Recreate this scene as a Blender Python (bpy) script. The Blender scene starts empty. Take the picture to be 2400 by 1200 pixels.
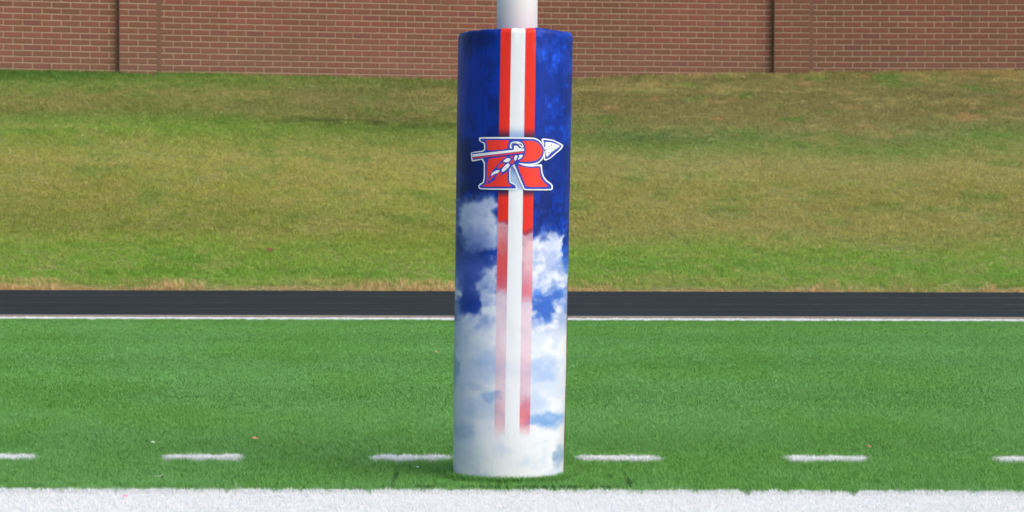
import bpy, bmesh, math, random
import numpy as np
from mathutils import Matrix, Vector
from mathutils.geometry import tessellate_polygon

R = math.radians
rng = np.random.default_rng(7)
random.seed(7)
sc = bpy.context.scene
COL = sc.collection

# ------------------------------------------------------------------ camera, light, exposure
F, CX, CY, CAM_H, PITCH, ROLL = 5670.0, 1200.0, 600.0, 1.1, 1.18, 0.0025
HOR = 483.0
cd = bpy.data.cameras.new('camera')
cam = bpy.data.objects.new('camera', cd); COL.objects.link(cam)
cd.sensor_width = 36.0; cd.lens = 36.0 * F / 2400.0
cd.clip_start = 0.1; cd.clip_end = 400
cam.matrix_world = Matrix.Translation((0, 0, CAM_H)) @ Matrix.Rotation(R(90 - PITCH), 4, 'X') @ Matrix.Rotation(ROLL, 4, 'Z')
cd.dof.use_dof = True; cd.dof.focus_distance = 9.9; cd.dof.aperture_fstop = 11.0
sc.camera = cam

SUN_EL, SUN_AZ = 46.0, 50.0       # azimuth: degrees to the right of straight behind the camera
world = bpy.data.worlds.new('World'); sc.world = world; world.use_nodes = True
wn = world.node_tree.nodes; wl = world.node_tree.links; wn.clear()
sky = wn.new('ShaderNodeTexSky'); sky.sky_type = 'NISHITA'; sky.sun_disc = False
sky.sun_elevation = R(SUN_EL); sky.sun_rotation = R(180 - SUN_AZ)
sky.dust_density = 4.0; sky.ozone_density = 0.6; sky.air_density = 1.0
bg = wn.new('ShaderNodeBackground'); bg.inputs['Strength'].default_value = 0.15
wo = wn.new('ShaderNodeOutputWorld')
wl.new(sky.outputs[0], bg.inputs[0]); wl.new(bg.outputs[0], wo.inputs[0])
sd = bpy.data.lights.new('sun', 'SUN'); sd.energy = 1.4; sd.angle = R(80); sd.color = (1.0, 0.955, 0.89)
sun = bpy.data.objects.new('sun', sd); COL.objects.link(sun)
sdir = Vector((math.sin(R(SUN_AZ)) * math.cos(R(SUN_EL)), -math.cos(R(SUN_AZ)) * math.cos(R(SUN_EL)), math.sin(R(SUN_EL))))
sun.rotation_euler = sdir.to_track_quat('Z', 'Y').to_euler()
vs = sc.view_settings
vs.view_transform = 'Standard'; vs.look = 'None'; vs.gamma = 1.0; vs.use_curve_mapping = False
vs.exposure = 0.36

# ------------------------------------------------------------------ helpers
def at(px, py, D):
    """world point seen at photograph pixel (px, py) at depth D"""
    yy = py - ROLL * (px - CX)
    xx = px + ROLL * (py - CY)
    return Vector(((xx - CX) / F * D, D, CAM_H + (HOR - yy) / F * D))

def lin(c):
    c = np.asarray(c, dtype=float) / 255.0
    return np.where(c <= 0.04045, c / 12.92, ((c + 0.055) / 1.055) ** 2.4)

def sstep(a, b, x):
    t = np.clip((np.asarray(x, float) - a) / (b - a), 0, 1)
    return t * t * (3 - 2 * t)

def vnoise(x, y, seed=0):
    x = np.asarray(x, float); y = np.asarray(y, float)
    xi = np.floor(x).astype(np.int64); yi = np.floor(y).astype(np.int64)
    fx = x - xi; fy = y - yi
    fx = fx * fx * (3 - 2 * fx); fy = fy * fy * (3 - 2 * fy)
    def h(a, b):
        n = (a * 374761393 + b * 668265263 + seed * 2147483647 + 1013904223) & 0xFFFFFFFF
        n = ((n ^ (n >> 13)) * 1274126177) & 0xFFFFFFFF
        n = n ^ (n >> 16)
        return (n & 0xFFFFFF) / float(0xFFFFFF)
    return (h(xi, yi) * (1 - fx) + h(xi + 1, yi) * fx) * (1 - fy) + (h(xi, yi + 1) * (1 - fx) + h(xi + 1, yi + 1) * fx) * fy

def fbm(x, y, seed=0, octs=4):
    s = 0; a = 0.5; t = 0
    for k in range(octs):
        s = s + a * vnoise(x * 2 ** k + 17.3 * k, y * 2 ** k - 9.1 * k, seed + k); t += a; a *= 0.5
    return s / t

def new_mat(name):
    m = bpy.data.materials.new(name); m.use_nodes = True
    nt = m.node_tree; b = nt.nodes['Principled BSDF']
    return m, nt, b

def nd(nt, typ, **kw):
    n = nt.nodes.new(typ)
    for k, v in kw.items():
        if k in n.inputs: n.inputs[k].default_value = v
        else: setattr(n, k, v)
    return n

def ramp(nt, stops):
    n = nt.nodes.new('ShaderNodeValToRGB'); e = n.color_ramp.elements
    while len(e) < len(stops): e.new(0.5)
    for i, (p, c) in enumerate(stops):
        e[i].position = p; e[i].color = (*[float(v) for v in c], 1)
    return n

def mixc(nt, fac, a, b, mode='MIX'):
    n = nt.nodes.new('ShaderNodeMix'); n.data_type = 'RGBA'; n.blend_type = mode
    for idx, v in ((0, fac), (6, a), (7, b)):
        if hasattr(v, 'node'): nt.links.new(v, n.inputs[idx])
        elif idx == 0: n.inputs[idx].default_value = v
        else: n.inputs[idx].default_value = (*[float(q) for q in v], 1)
    return n.outputs[2]

def link(o, parent=None):
    COL.objects.link(o)
    if parent: o.parent = parent
    return o

def mesh_obj(name, verts, faces, mat, parent=None, smooth=False):
    me = bpy.data.meshes.new(name)
    me.from_pydata([tuple(v) for v in verts], [], [tuple(f) for f in faces])
    if smooth: me.polygons.foreach_set('use_smooth', [True] * len(me.polygons))
    me.update()
    if mat: me.materials.append(mat)
    return link(bpy.data.objects.new(name, me), parent)

def bm_obj(name, bm, mat, parent=None, smooth=False):
    me = bpy.data.meshes.new(name); bm.to_mesh(me); bm.free()
    if smooth: me.polygons.foreach_set('use_smooth', [True] * len(me.polygons))
    if mat: me.materials.append(mat)
    return link(bpy.data.objects.new(name, me), parent)

def tag(o, label=None, cat=None, group=None, kind=None):
    if label: o['label'] = label
    if cat: o['category'] = cat
    if group: o['group'] = group
    if kind: o['kind'] = kind
    return o

# ------------------------------------------------------------------ ground depths (metres from the camera)
LINE0, LINE1 = 7.55, 9.40            # broad white line
DASH0, DASH1 = 10.572, 10.672         # dashed line
TURF1 = 23.55                        # end of the green turf
STRIP1 = 23.98                       # white strip at the turf's edge
TRACK0, TRACK1 = 24.14, 31.25        # black running track
GROUND = -0.032                      # carpet level: the fibre tips stand at about 0

WALLPX = [(-1300, 38.7), (277, 41.95), (1208, 43.60), (1808, 44.26), (3700, 44.10)]
def wpt(i):
    p, d = WALLPX[i]; v = at(p, 300, d); return Vector((v.x, v.y))
WP = [wpt(i) for i in range(5)]
def wall_y(x):
    return np.interp(x, [p.x for p in WP], [p.y for p in WP])
BASE = [(-1300, 3.45), (0, 3.43), (480, 3.42), (900, 3.39), (1080, 3.365), (1208, 3.38), (1350, 3.42), (1500, 3.49), (1800, 3.56), (2400, 3.63), (3700, 3.68)]
BX = [(p - 1200) / F * 43.3 for p, z in BASE]; BZ = [z for p, z in BASE]
def hill_z(x, y):
    x = np.asarray(x, float); y = np.asarray(y, float)
    t = (y - TRACK1) / (wall_y(x) - TRACK1)
    tc = np.clip(t, 0, 1)
    top = np.interp(x, BX, BZ)
    prof = tc + 0.018 * np.sin(tc * math.pi) + 0.005 * np.exp(-((tc - 0.66) / 0.05) ** 2) - 0.005 * np.exp(-((tc - 0.74) / 0.05) ** 2)
    z = top * prof + (fbm(x * 0.5, y * 0.8, 3, 3) - 0.5) * 0.10 * np.sin(tc * math.pi) + (fbm(x * 2.2, y * 3.0, 5, 3) - 0.5) * 0.05 * np.sin(tc * math.pi) ** 0.5
    return z - 0.045

# ------------------------------------------------------------------ materials of the setting
def mat_fibre(name, tr=0.25, rough=0.55, spec=0.3):
    m = bpy.data.materials.new(name); m.use_nodes = True
    nt = m.node_tree; nt.nodes.clear()
    at_ = nd(nt, 'ShaderNodeAttribute', attribute_name='col', attribute_type='INSTANCER')
    oi = nt.nodes.new('ShaderNodeAttribute'); oi.attribute_name = 'tone'; oi.attribute_type = 'GEOMETRY'
    c = mixc(nt, 1.0, at_.outputs['Color'], oi.outputs['Color'], 'MULTIPLY')
    p = nd(nt, 'ShaderNodeBsdfPrincipled', Roughness=rough); p.inputs['Specular IOR Level'].default_value = spec
    t = nt.nodes.new('ShaderNodeBsdfTranslucent')
    mx = nt.nodes.new('ShaderNodeMixShader'); mx.inputs[0].default_value = tr
    out = nt.nodes.new('ShaderNodeOutputMaterial')
    nt.links.new(c, p.inputs['Base Color']); nt.links.new(c, t.inputs['Color'])
    nt.links.new(p.outputs[0], mx.inputs[1]); nt.links.new(t.outputs[0], mx.inputs[2]); nt.links.new(mx.outputs[0], out.inputs[0])
    return m

def mat_noise(name, c1, c2, scale, rough=0.9, bump=0.3, stretch=(1, 1, 1), dist=0.01):
    m, nt, b = new_mat(name)
    g = nt.nodes.new('ShaderNodeNewGeometry')
    mp = nd(nt, 'ShaderNodeMapping'); mp.inputs['Scale'].default_value = stretch
    nt.links.new(g.outputs['Position'], mp.inputs[0])
    n = nd(nt, 'ShaderNodeTexNoise', Scale=scale, Detail=8.0, Roughness=0.65)
    nt.links.new(mp.outputs[0], n.inputs['Vector'])
    r = ramp(nt, [(0.3, c1), (0.7, c2)]); nt.links.new(n.outputs[0], r.inputs[0])
    nt.links.new(r.outputs[0], b.inputs['Base Color']); b.inputs['Roughness'].default_value = rough
    n2 = nd(nt, 'ShaderNodeTexNoise', Scale=scale * 12, Detail=6.0); nt.links.new(g.outputs['Position'], n2.inputs['Vector'])
    bp = nd(nt, 'ShaderNodeBump', Strength=bump, Distance=dist); nt.links.new(n2.outputs[0], bp.inputs['Height'])
    nt.links.new(bp.outputs[0], b.inputs['Normal'])
    return m

M_turf = mat_noise('turf_backing', (0.070, 0.20, 0.040), (0.085, 0.235, 0.055), 3.0, 0.95, 0.5)
M_white = mat_noise('white_backing', (0.62, 0.64, 0.65), (0.74, 0.76, 0.77), 4.0, 0.9, 0.3)
M_soil = mat_noise('hill_soil', (0.12, 0.15, 0.045), (0.20, 0.20, 0.08), 1.6, 0.95, 0.6, dist=0.04)
M_outer = mat_noise('outer_ground', (0.10, 0.12, 0.04), (0.15, 0.16, 0.06), 0.8, 0.95, 0.6, dist=0.04)
M_curb = mat_noise('curb_concrete', (0.20, 0.165, 0.14), (0.30, 0.25, 0.21), 6.0, 0.9, 0.4)

def mat_track():
    m, nt, b = new_mat('track_rubber')
    g = nt.nodes.new('ShaderNodeNewGeometry')
    n1 = nd(nt, 'ShaderNodeTexNoise', Scale=0.55, Detail=5.0)
    n2 = nd(nt, 'ShaderNodeTexNoise', Scale=90.0, Detail=4.0)
    n3 = nd(nt, 'ShaderNodeTexVoronoi', Scale=2.6)
    for n in (n1, n2, n3): nt.links.new(g.outputs['Position'], n.inputs['Vector'])
    r1 = ramp(nt, [(0.3, (0.007, 0.013, 0.016)), (0.7, (0.013, 0.020, 0.026))]); nt.links.new(n1.outputs[0], r1.inputs[0])
    r2 = ramp(nt, [(0.35, (0.6, 0.6, 0.6)), (0.7, (1.35, 1.35, 1.35))]); nt.links.new(n2.outputs[0], r2.inputs[0])
    c = mixc(nt, 1.0, r1.outputs[0], r2.outputs[0], 'MULTIPLY')
    r3 = ramp(nt, [(0.012, (1, 1, 1)), (0.03, (0, 0, 0))]); nt.links.new(n3.outputs['Distance'], r3.inputs[0])
    c = mixc(nt, r3.outputs[0], c, (0.10, 0.115, 0.125))
    nt.links.new(c, b.inputs['Base Color']); b.inputs['Roughness'].default_value = 0.85
    b.inputs['Specular IOR Level'].default_value = 0.25
    bp = nd(nt, 'ShaderNodeBump', Strength=0.5, Distance=0.004); nt.links.new(n2.outputs[0], bp.inputs['Height'])
    nt.links.new(bp.outputs[0], b.inputs['Normal'])
    return m

def mat_lane():
    m, nt, b = new_mat('worn_lane_paint')
    g = nt.nodes.new('ShaderNodeNewGeometry')
    mp = nd(nt, 'ShaderNodeMapping'); mp.inputs['Scale'].default_value = (4.0, 1.0, 1.0)
    n1 = nd(nt, 'ShaderNodeTexNoise', Scale=1.7, Detail=7.0, Roughness=0.75)
    nt.links.new(g.outputs['Position'], mp.inputs[0]); nt.links.new(mp.outputs[0], n1.inputs['Vector'])
    sx = nt.nodes.new('ShaderNodeSeparateXYZ'); nt.links.new(g.outputs['Position'], sx.inputs[0])
    mr = nd(nt, 'ShaderNodeMapRange'); mr.inputs[1].default_value = 5.2; mr.inputs[2].default_value = 6.2
    mr.inputs[3].default_value = 0.0; mr.inputs[4].default_value = 0.16
    nt.links.new(sx.outputs[0], mr.inputs[0])
    ad = nd(nt, 'ShaderNodeMath', operation='ADD'); nt.links.new(n1.outputs[0], ad.inputs[0]); nt.links.new(mr.outputs[0], ad.inputs[1])
    r = ramp(nt, [(0.40, (0.020, 0.027, 0.032)), (0.56, (0.06, 0.068, 0.076)), (0.80, (0.36, 0.38, 0.39))])
    nt.links.new(ad.outputs[0], r.inputs[0]); nt.links.new(r.outputs[0], b.inputs['Base Color'])
    b.inputs['Roughness'].default_value = 0.85
    return m
M_track, M_lane = mat_track(), mat_lane()

# ------------------------------------------------------------------ ground sheets
def sheet(name, x0, x1, y0, y1, z, mat, parent=None):
    return mesh_obj(name, [(x0, y0, z), (x1, y0, z), (x1, y1, z), (x0, y1, z)], [(0, 1, 2, 3)], mat, parent)

sheet_g = sheet('ground', -150, 150, -60, 150, GROUND - 0.06, M_outer); tag(sheet_g, kind='structure')
turf = sheet('artificial_turf', -40, 40, -12, TURF1, GROUND, M_turf)
tag(turf, 'green artificial turf field around the padded post', kind='structure')
wline = sheet('sideline', -40, 40, LINE0, LINE1, GROUND + 0.004, M_white, turf)
strip = sheet('edge_line', -40, 40, TURF1, STRIP1, GROUND, M_white, turf)
curb = mesh_obj('curb', [], [], None)
bpy.data.objects.remove(curb)
bm = bmesh.new(); bmesh.ops.create_cube(bm, size=1.0, matrix=Matrix.Translation((0, (STRIP1 + TRACK0) / 2, -0.03)) @ Matrix.Diagonal((80, TRACK0 - STRIP1, 0.072, 1)))
curb = bm_obj('curb', bm, M_curb); tag(curb, kind='structure')
track = sheet('running_track', -40, 40, TRACK0, TRACK1 + 0.35, -0.002, M_track)
tag(track, 'black rubber running track', kind='structure')
for d, w in ((29.35, 0.07), (27.25, 0.07), (25.75, 0.07)):
    sheet('lane_line', -40, 40, d - w / 2, d + w / 2, 0.002, M_lane, track)

# hill: one terrain sheet from the track's far edge up to and behind the wall
nx, ny = 220, 110
xs = np.linspace(-40, 40, nx); ts = np.linspace(0, 1, ny)
V = []
for t in ts:
    yw = wall_y(xs)
    y = TRACK1 - 0.05 + t * (yw + 1.2 - TRACK1 + 0.05)
    V.append(np.stack([xs, y, hill_z(xs, y)], 1))
far = V[-1].copy(); far[:, 1] = 90; V.append(far)
V = np.concatenate(V)
ii = np.arange((ny) * (nx)).reshape(ny, nx)[:, :-1].ravel()
Fq = np.stack([ii, ii + 1, ii + nx + 1, ii + nx], 1)
hill = mesh_obj('grass_bank', V.tolist(), Fq.tolist(), M_soil, None, True)
tag(hill, 'grassy bank rising behind the track', kind='structure')

# ------------------------------------------------------------------ tufts and scattering
def make_tuft(name, n, spread, h, w, lean, mat, seed, segs=2, var=0.25):
    r = random.Random(seed)
    vs_, fs, tone = [], [], []
    for k in range(n):
        a = r.uniform(0, 2 * math.pi); rad = spread * math.sqrt(r.random())
        bx, by = rad * math.cos(a), rad * math.sin(a)
        d = r.uniform(0, 2 * math.pi); hh = h * r.uniform(0.7, 1.1); ln = lean * hh * r.uniform(0.2, 1.2)
        f = d + math.pi / 2 + r.uniform(-0.6, 0.6); wx, wy = math.cos(f) * w / 2, math.sin(f) * w / 2
        tn = r.uniform(1 - var, 1 + var); warm = r.uniform(-0.06, 0.06)
        i0 = len(vs_)
        for s in range(segs + 1):
            q = s / segs
            cx_ = bx + math.cos(d) * ln * q ** 1.7; cy_ = by + math.sin(d) * ln * q ** 1.7; cz = hh * q * (1 - 0.12 * q)
            ww = 1.0 - 0.75 * q ** 2
            vs_.append((cx_ - wx * ww, cy_ - wy * ww, cz)); vs_.append((cx_ + wx * ww, cy_ + wy * ww, cz))
            tone += [(tn * (1 + warm), tn, tn * (1 - warm), 1)] * 2
        for s in range(segs):
            fs.append((i0 + 2 * s, i0 + 2 * s + 1, i0 + 2 * s + 3, i0 + 2 * s + 2))
    me = bpy.data.meshes.new(name); me.from_pydata(vs_, [], fs)
    ca = me.color_attributes.new('tone', 'FLOAT_COLOR', 'POINT')
    ca.data.foreach_set('color', np.array(tone, dtype=np.float32).ravel())
    me.materials.append(mat)
    return bpy.data.objects.new(name, me)

def tuft_collection(name, objs):
    c = bpy.data.collections.new(name)
    for o in objs: c.objects.link(o)
    return c

def scatter(name, pts, scl, col, coll, parent=None):
    """one object: a cloud of points that a node group dresses with tufts"""
    n = len(pts)
    me = bpy.data.meshes.new(name); me.vertices.add(n)
    me.vertices.foreach_set('co', np.ascontiguousarray(pts, dtype=np.float32).ravel())
    a = me.attributes.new('scl', 'FLOAT', 'POINT'); a.data.foreach_set('value', np.ascontiguousarray(scl, dtype=np.float32))
    a = me.attributes.new('rot', 'FLOAT_VECTOR', 'POINT')
    rt = np.zeros((n, 3), np.float32); rt[:, 2] = rng.random(n) * 6.283; rt[:, 0] = rng.normal(0, 0.08, n); rt[:, 1] = rng.normal(0, 0.08, n)
    a.data.foreach_set('vector', rt.ravel())
    a = me.attributes.new('idx', 'INT', 'POINT'); a.data.foreach_set('value', rng.integers(0, len(coll.objects), n).astype(np.int32))
    c4 = np.ones((n, 4), np.float32); c4[:, :3] = col
    a = me.attributes.new('col', 'FLOAT_COLOR', 'POINT'); a.data.foreach_set('color', c4.ravel())
    o = link(bpy.data.objects.new(name, me), parent)
    ng = bpy.data.node_groups.new(name + '_nodes', 'GeometryNodeTree')
    ng.interface.new_socket('Geometry', in_out='INPUT', socket_type='NodeSocketGeometry')
    ng.interface.new_socket('Geometry', in_out='OUTPUT', socket_type='NodeSocketGeometry')
    gi = ng.nodes.new('NodeGroupInput'); go = ng.nodes.new('NodeGroupOutput')
    ip = ng.nodes.new('GeometryNodeInstanceOnPoints'); ci = ng.nodes.new('GeometryNodeCollectionInfo')
    ci.inputs['Collection'].default_value = coll
    ci.inputs['Separate Children'].default_value = True; ci.inputs['Reset Children'].default_value = True
    def na(nm, t):
        q = ng.nodes.new('GeometryNodeInputNamedAttribute'); q.data_type = t; q.inputs['Name'].default_value = nm; return q.outputs[0]
    ng.links.new(gi.outputs[0], ip.inputs['Points']); ng.links.new(ci.outputs[0], ip.inputs['Instance'])
    ip.inputs['Pick Instance'].default_value = True
    ng.links.new(na('idx', 'INT'), ip.inputs['Instance Index'])
    er = ng.nodes.new('FunctionNodeEulerToRotation'); ng.links.new(na('rot', 'FLOAT_VECTOR'), er.inputs[0])
    ng.links.new(er.outputs[0], ip.inputs['Rotation']); ng.links.new(na('scl', 'FLOAT'), ip.inputs['Scale'])
    ng.links.new(ip.outputs[0], go.inputs[0])
    md = o.modifiers.new('tufts', 'NODES'); md.node_group = ng
    tag(o, kind='stuff')
    return o

M_fibre = mat_fibre('turf_fibre', 0.25, 0.5, 0.35)
M_wfibre = mat_fibre('white_fibre', 0.4, 0.6, 0.2)
M_grass = mat_fibre('grass_blade', 0.3, 0.65, 0.15)
near_c = tuft_collection('near_fibres', [make_tuft('fibre_tuft', 20, 0.018, 0.034, 0.0015, 0.95, M_fibre, s, 2, 0.15) for s in range(6)])
far_c = tuft_collection('far_fibres', [make_tuft('fibre_tuft', 18, 0.026, 0.034, 0.0028, 0.9, M_fibre, 20 + s, 2, 0.12) for s in range(5)])
cut_c = tuft_collection('cut_fibres', [make_tuft('fibre_tuft', 4, 0.003, 0.034, 0.0025, 0.12, M_fibre, 120 + s, 2, 0.2) for s in range(4)])
white_c = tuft_collection('white_fibres', [make_tuft('fibre_tuft', 22, 0.018, 0.032, 0.0022, 0.9, M_wfibre, 80 + s, 2, 0.03) for s in range(5)])
grass_c = tuft_collection('grass_blades', [make_tuft('grass_tuft', 28, 0.065, 0.05, 0.0042, 1.15, M_grass, 40 + s) for s in range(6)])
tall_c = tuft_collection('tall_blades', [make_tuft('grass_tuft', 16, 0.06, 0.17, 0.007, 0.7, M_grass, 60 + s) for s in range(4)])

def strip_points(y0, y1, dens, margin=1.6):
    hw1 = 0.2117 * y1 + margin
    n = int(dens * 2 * hw1 * (y1 - y0))
    p = np.zeros((n, 3)); p[:, 0] = rng.uniform(-hw1, hw1, n); p[:, 1] = rng.uniform(y0, y1, n); p[:, 2] = GROUND
    return p[np.abs(p[:, 0]) < 0.2117 * p[:, 1] + margin]

DASHES = [((-108 + 489 * 0, 65)), (388, 558), (876, 1050), (1367, 1539), (1852, 2027), (2348, 2522)]
DASHX = [((a - 1200) / F * 10.61, (b - 1200) / F * 10.61) for a, b in DASHES]

def turf_col(p):
    x, y = p[:, 0], p[:, 1]
    a = fbm(x * 1.1, y * 0.55, 11, 4); b = fbm(x * 5, y * 2.2, 12, 3)
    t = sstep(0.32, 0.68, a * 0.6 + b * 0.4)[:, None]
    c1 = np.array([0.116, 0.302, 0.058]); c2 = np.array([0.135, 0.328, 0.088])
    c = c1 * (1 - t) + c2 * t
    c = c * (1 + 0.10 * (rng.random((len(p), 1)) - 0.5))
    roll = 1 + 0.05 * np.sin(y * 2.1) * (y > 11)
    return c * roll[:, None] * 1.22

def seam_mask(p):
    """the cut in the carpet round the post's footing"""
    x, y = p[:, 0], p[:, 1]
    wob = (fbm(x * 9, y * 9, 31, 2) - 0.5) * 0.012
    front = (np.abs(y - 9.545 + wob) < 0.011) & (x > -0.48) & (x < 0.475)
    left = (np.abs(x + 0.478 - (y - 9.55) * 0.02 + wob) < 0.009) & (y > 9.54) & (y < 10.25)
    right = (np.abs(x - 0.472 - (y - 9.55) * 0.0 + wob) < 0.009) & (y > 9.54) & (y < 10.25)
    m = front | left | right
    return m & (rng.random(len(p)) < 0.9)

pn = strip_points(6.9, 13.2, 2300)
pf = strip_points(13.2, STRIP1 - 0.01, 1500)
# stay out from under the pad
r2 = (pn[:, 0] + 0.008) ** 2 + (pn[:, 1] - 10.0) ** 2
pn = pn[r2 > 0.222 ** 2]
edge = 0.0035 * rng.normal(size=len(pn))
in_line = (pn[:, 1] > LINE0) & (pn[:, 1] + edge < LINE1)
in_dash = np.zeros(len(pn), bool)
dash_pts = []
for a, b in DASHX:
    e1 = rng.normal(0, 0.008, len(pn)); e2 = rng.normal(0, 0.008, len(pn))
    m = (pn[:, 1] + e1 > DASH0) & (pn[:, 1] + e1 < DASH1) & (pn[:, 0] + e2 > a) & (pn[:, 0] + e2 < b)
    dash_pts.append(pn[m]); in_dash |= m
green = pn[~in_line & ~in_dash]
green = green[~seam_mask(green)]
an = rng.uniform(0, 2 * math.pi, 900); rd_ = rng.uniform(0.231, 0.262, 900)
ringp = np.stack([-0.008 + rd_ * np.cos(an), 10.0 + rd_ * np.sin(an), np.full(900, GROUND)], 1)
scatter('pad_foot_fibres', ringp, rng.uniform(0.95, 1.45, 900), turf_col(ringp), near_c, turf)
def seam_pts():
    out = []
    for k in range(1500):
        e = random.random()
        if e < 0.72: x, y = random.uniform(-0.48, 0.475), 9.54
        elif e < 0.86: x, y = -0.478 + random.random() ** 2 * 0.01, 9.54 + 0.5 * random.random() ** 1.3
        else: x, y = 0.474, 9.54 + 0.5 * random.random() ** 1.3
        if vnoise(x * 16, y * 9, 91) * 0.45 + vnoise(x * 60, y * 24, 92) * 0.55 < 0.50: continue
        out.append((x + random.gauss(0, .003), y + random.gauss(0, .003), GROUND))
    return np.array(out)
sp_ = seam_pts()
scatter('cut_edge_fibres', sp_, rng.uniform(0.85, 1.12, len(sp_)), np.tile(np.array([0.052, 0.15, 0.048]), (len(sp_), 1)), cut_c, turf)
scatter('turf_fibres', green, rng.uniform(0.8, 1.12, len(green)), turf_col(green), near_c, turf)
def white_col(n): return np.array([0.845, 0.865, 0.875]) * (1 + 0.05 * (rng.random((n, 1)) - 0.5)) * 1.04
wl_p = pn[in_line]; wl_p = np.concatenate([wl_p, wl_p + np.stack([rng.normal(0, 0.012, len(wl_p)), rng.normal(0, 0.006, len(wl_p)) - 0.004, np.zeros(len(wl_p))], 1)])
scatter('line_fibres', wl_p, rng.uniform(0.85, 1.05, len(wl_p)) * np.where(wl_p[:, 1] > LINE1 - 0.05, 1.1, 0.8), white_col(len(wl_p)), white_c, wline)
for (a, b), dp in zip(DASHX, dash_pts):
    d_o = sheet('line_dash', a, b, DASH0, DASH1, GROUND + 0.004, M_white, turf)
    extra = dp + np.stack([rng.normal(0, 0.01, len(dp)), rng.normal(0, 0.006, len(dp)), np.zeros(len(dp))], 1)
    extra2 = dp + np.stack([rng.normal(0, 0.01, len(dp)), rng.normal(0, 0.006, len(dp)), np.zeros(len(dp))], 1)
    dp2 = np.concatenate([dp, extra, extra2])
    scatter('dash_fibres', dp2, rng.uniform(0.95, 1.25, len(dp2)), white_col(len(dp2)), white_c, d_o)
m = pf[:, 1] + rng.normal(0, 0.05, len(pf)) < TURF1
scatter('far_turf_fibres', pf[m], rng.uniform(0.8, 1.12, m.sum()), turf_col(pf[m]) * 1.0, far_c, turf)
q = pf[~m]
scatter('edge_line_fibres', q, rng.uniform(0.8, 1.0, len(q)), white_col(len(q)) * 0.95, far_c, strip)
# dark slit where the carpet was cut
M_slit = mat_noise('carpet_cut', (0.012, 0.03, 0.01), (0.03, 0.06, 0.02), 20, 0.95, 0.2)
bm = bmesh.new()
for x0, x1, y0, y1 in ((-0.485, 0.48, 9.535, 9.556), (-0.487, -0.469, 9.5565, 10.25), (0.463, 0.481, 9.5565, 10.25)):
    vv = [bm.verts.new(v) for v in ((x0, y0, GROUND + 0.004), (x1, y0, GROUND + 0.004), (x1, y1, GROUND + 0.004), (x0, y1, GROUND + 0.004))]
    bm.faces.new(vv)
bm_obj('turf_cut', bm, M_slit, turf)

# ------------------------------------------------------------------ grass of the bank
YL = [160, 178, 195, 225, 255, 275, 305, 340, 385, 450, 540, 565, 600, 650, 668, 684]
CL = [(72, 104, 42), (84, 112, 50), (108, 128, 60), (128, 126, 72), (116, 120, 64), (112, 126, 62), (114, 138, 58), (130, 138, 68), (142, 142, 76), (136, 136, 68), (120, 128, 60), (124, 138, 60), (118, 142, 60), (108, 140, 54), (122, 142, 66), (150, 140, 88)]
CM = [(84, 106, 50), (92, 112, 52), (104, 116, 60), (116, 114, 66), (118, 116, 68), (112, 110, 62), (102, 122, 54), (128, 134, 68), (144, 140, 80), (142, 142, 74), (130, 134, 66), (126, 136, 62), (124, 140, 62), (112, 138, 58), (126, 140, 68), (152, 138, 86)]
CR = [(118, 112, 62), (120, 116, 68), (122, 117, 72), (118, 114, 68), (122, 116, 70), (124, 119, 72), (116, 123, 70), (118, 130, 68), (142, 138, 84), (138, 134, 74), (138, 134, 76), (134, 136, 74), (118, 140, 62), (110, 140, 60), (120, 140, 64), (138, 138, 78)]
def bank_target(x, y, z):
    px = CX + x / y * F; py = HOR - (z - CAM_H) / y * F
    wob = (fbm(x * 0.35, y * 0.35, 21, 3) - 0.5) * 46
    pyw = py + wob * sstep(684, 640, py) * sstep(160, 200, py)
    tab = [np.stack([np.interp(pyw, YL, [c[k] for c in T]) for k in range(3)], 1) for T in (CL, CM, CR)]
    f1 = sstep(350, 950, px)[:, None]; f2 = sstep(1000, 1500, px)[:, None]
    c = tab[0] * (1 - f1) + tab[1] * f1; c = c * (1 - f2) + tab[2] * f2
    n1 = fbm(x * 1.3, y * 1.6, 22, 4); n2 = fbm(x * 3.1, y * 3.4, 23, 3); n3 = fbm(x * 0.8 + 5, y * 1.8, 24, 4)
    up = sstep(360, 300, py) * sstep(1250, 1450, px)
    g = sstep(0.53, 0.72, n1 * 0.6 + n2 * 0.4)[:, None]
    d = sstep(0.52, 0.70, n3 * 0.55 + fbm(x * 4.3, y * 3.9, 25, 3) * 0.45)[:, None]
    amp = (1 + 0.8 * up)[:, None]
    gg = np.clip(0.34 * g * amp, 0, 0.6)
    c = c * (1 - gg) + np.array([88, 124, 50]) * gg
    dd = np.clip(0.36 * d * amp, 0, 0.55)
    c = c * (1 - dd) + np.array([156, 142, 92]) * dd
    # worn red soil showing through, mostly near the wall at the right
    s = 0.7 * sstep(0.62, 0.76, fbm(x * 1.7 + 3, y * 1.5, 27, 3) * 0.7 + n2 * 0.3) * np.maximum(up, 0.0) * sstep(160, 190, py + 12)
    s = np.clip(s, 0, 0.8)[:, None]
    c = c * (1 - s) + np.array([156, 120, 82]) * s
    # left half: shade of a hollow painted in above the bright green band
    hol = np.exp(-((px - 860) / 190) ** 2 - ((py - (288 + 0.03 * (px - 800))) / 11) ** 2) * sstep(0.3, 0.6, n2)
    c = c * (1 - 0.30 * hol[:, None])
    hol2 = np.exp(-((px - 1530) / 190) ** 2 - ((py - 325) / 16) ** 2)[:, None] * 0.6
    c = c * (1 - hol2) + np.array([84, 108, 56]) * hol2
    # straw-coloured fringe along the track
    fr = sstep(671, 680, py - 4 + (fbm(x * 1.3, y * 0 + 2, 28, 3) - 0.5) * 22)[:, None]
    c = c * (1 - fr) + np.array([160, 138, 94]) * fr
    return c, px, py, s[:, 0]

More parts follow.
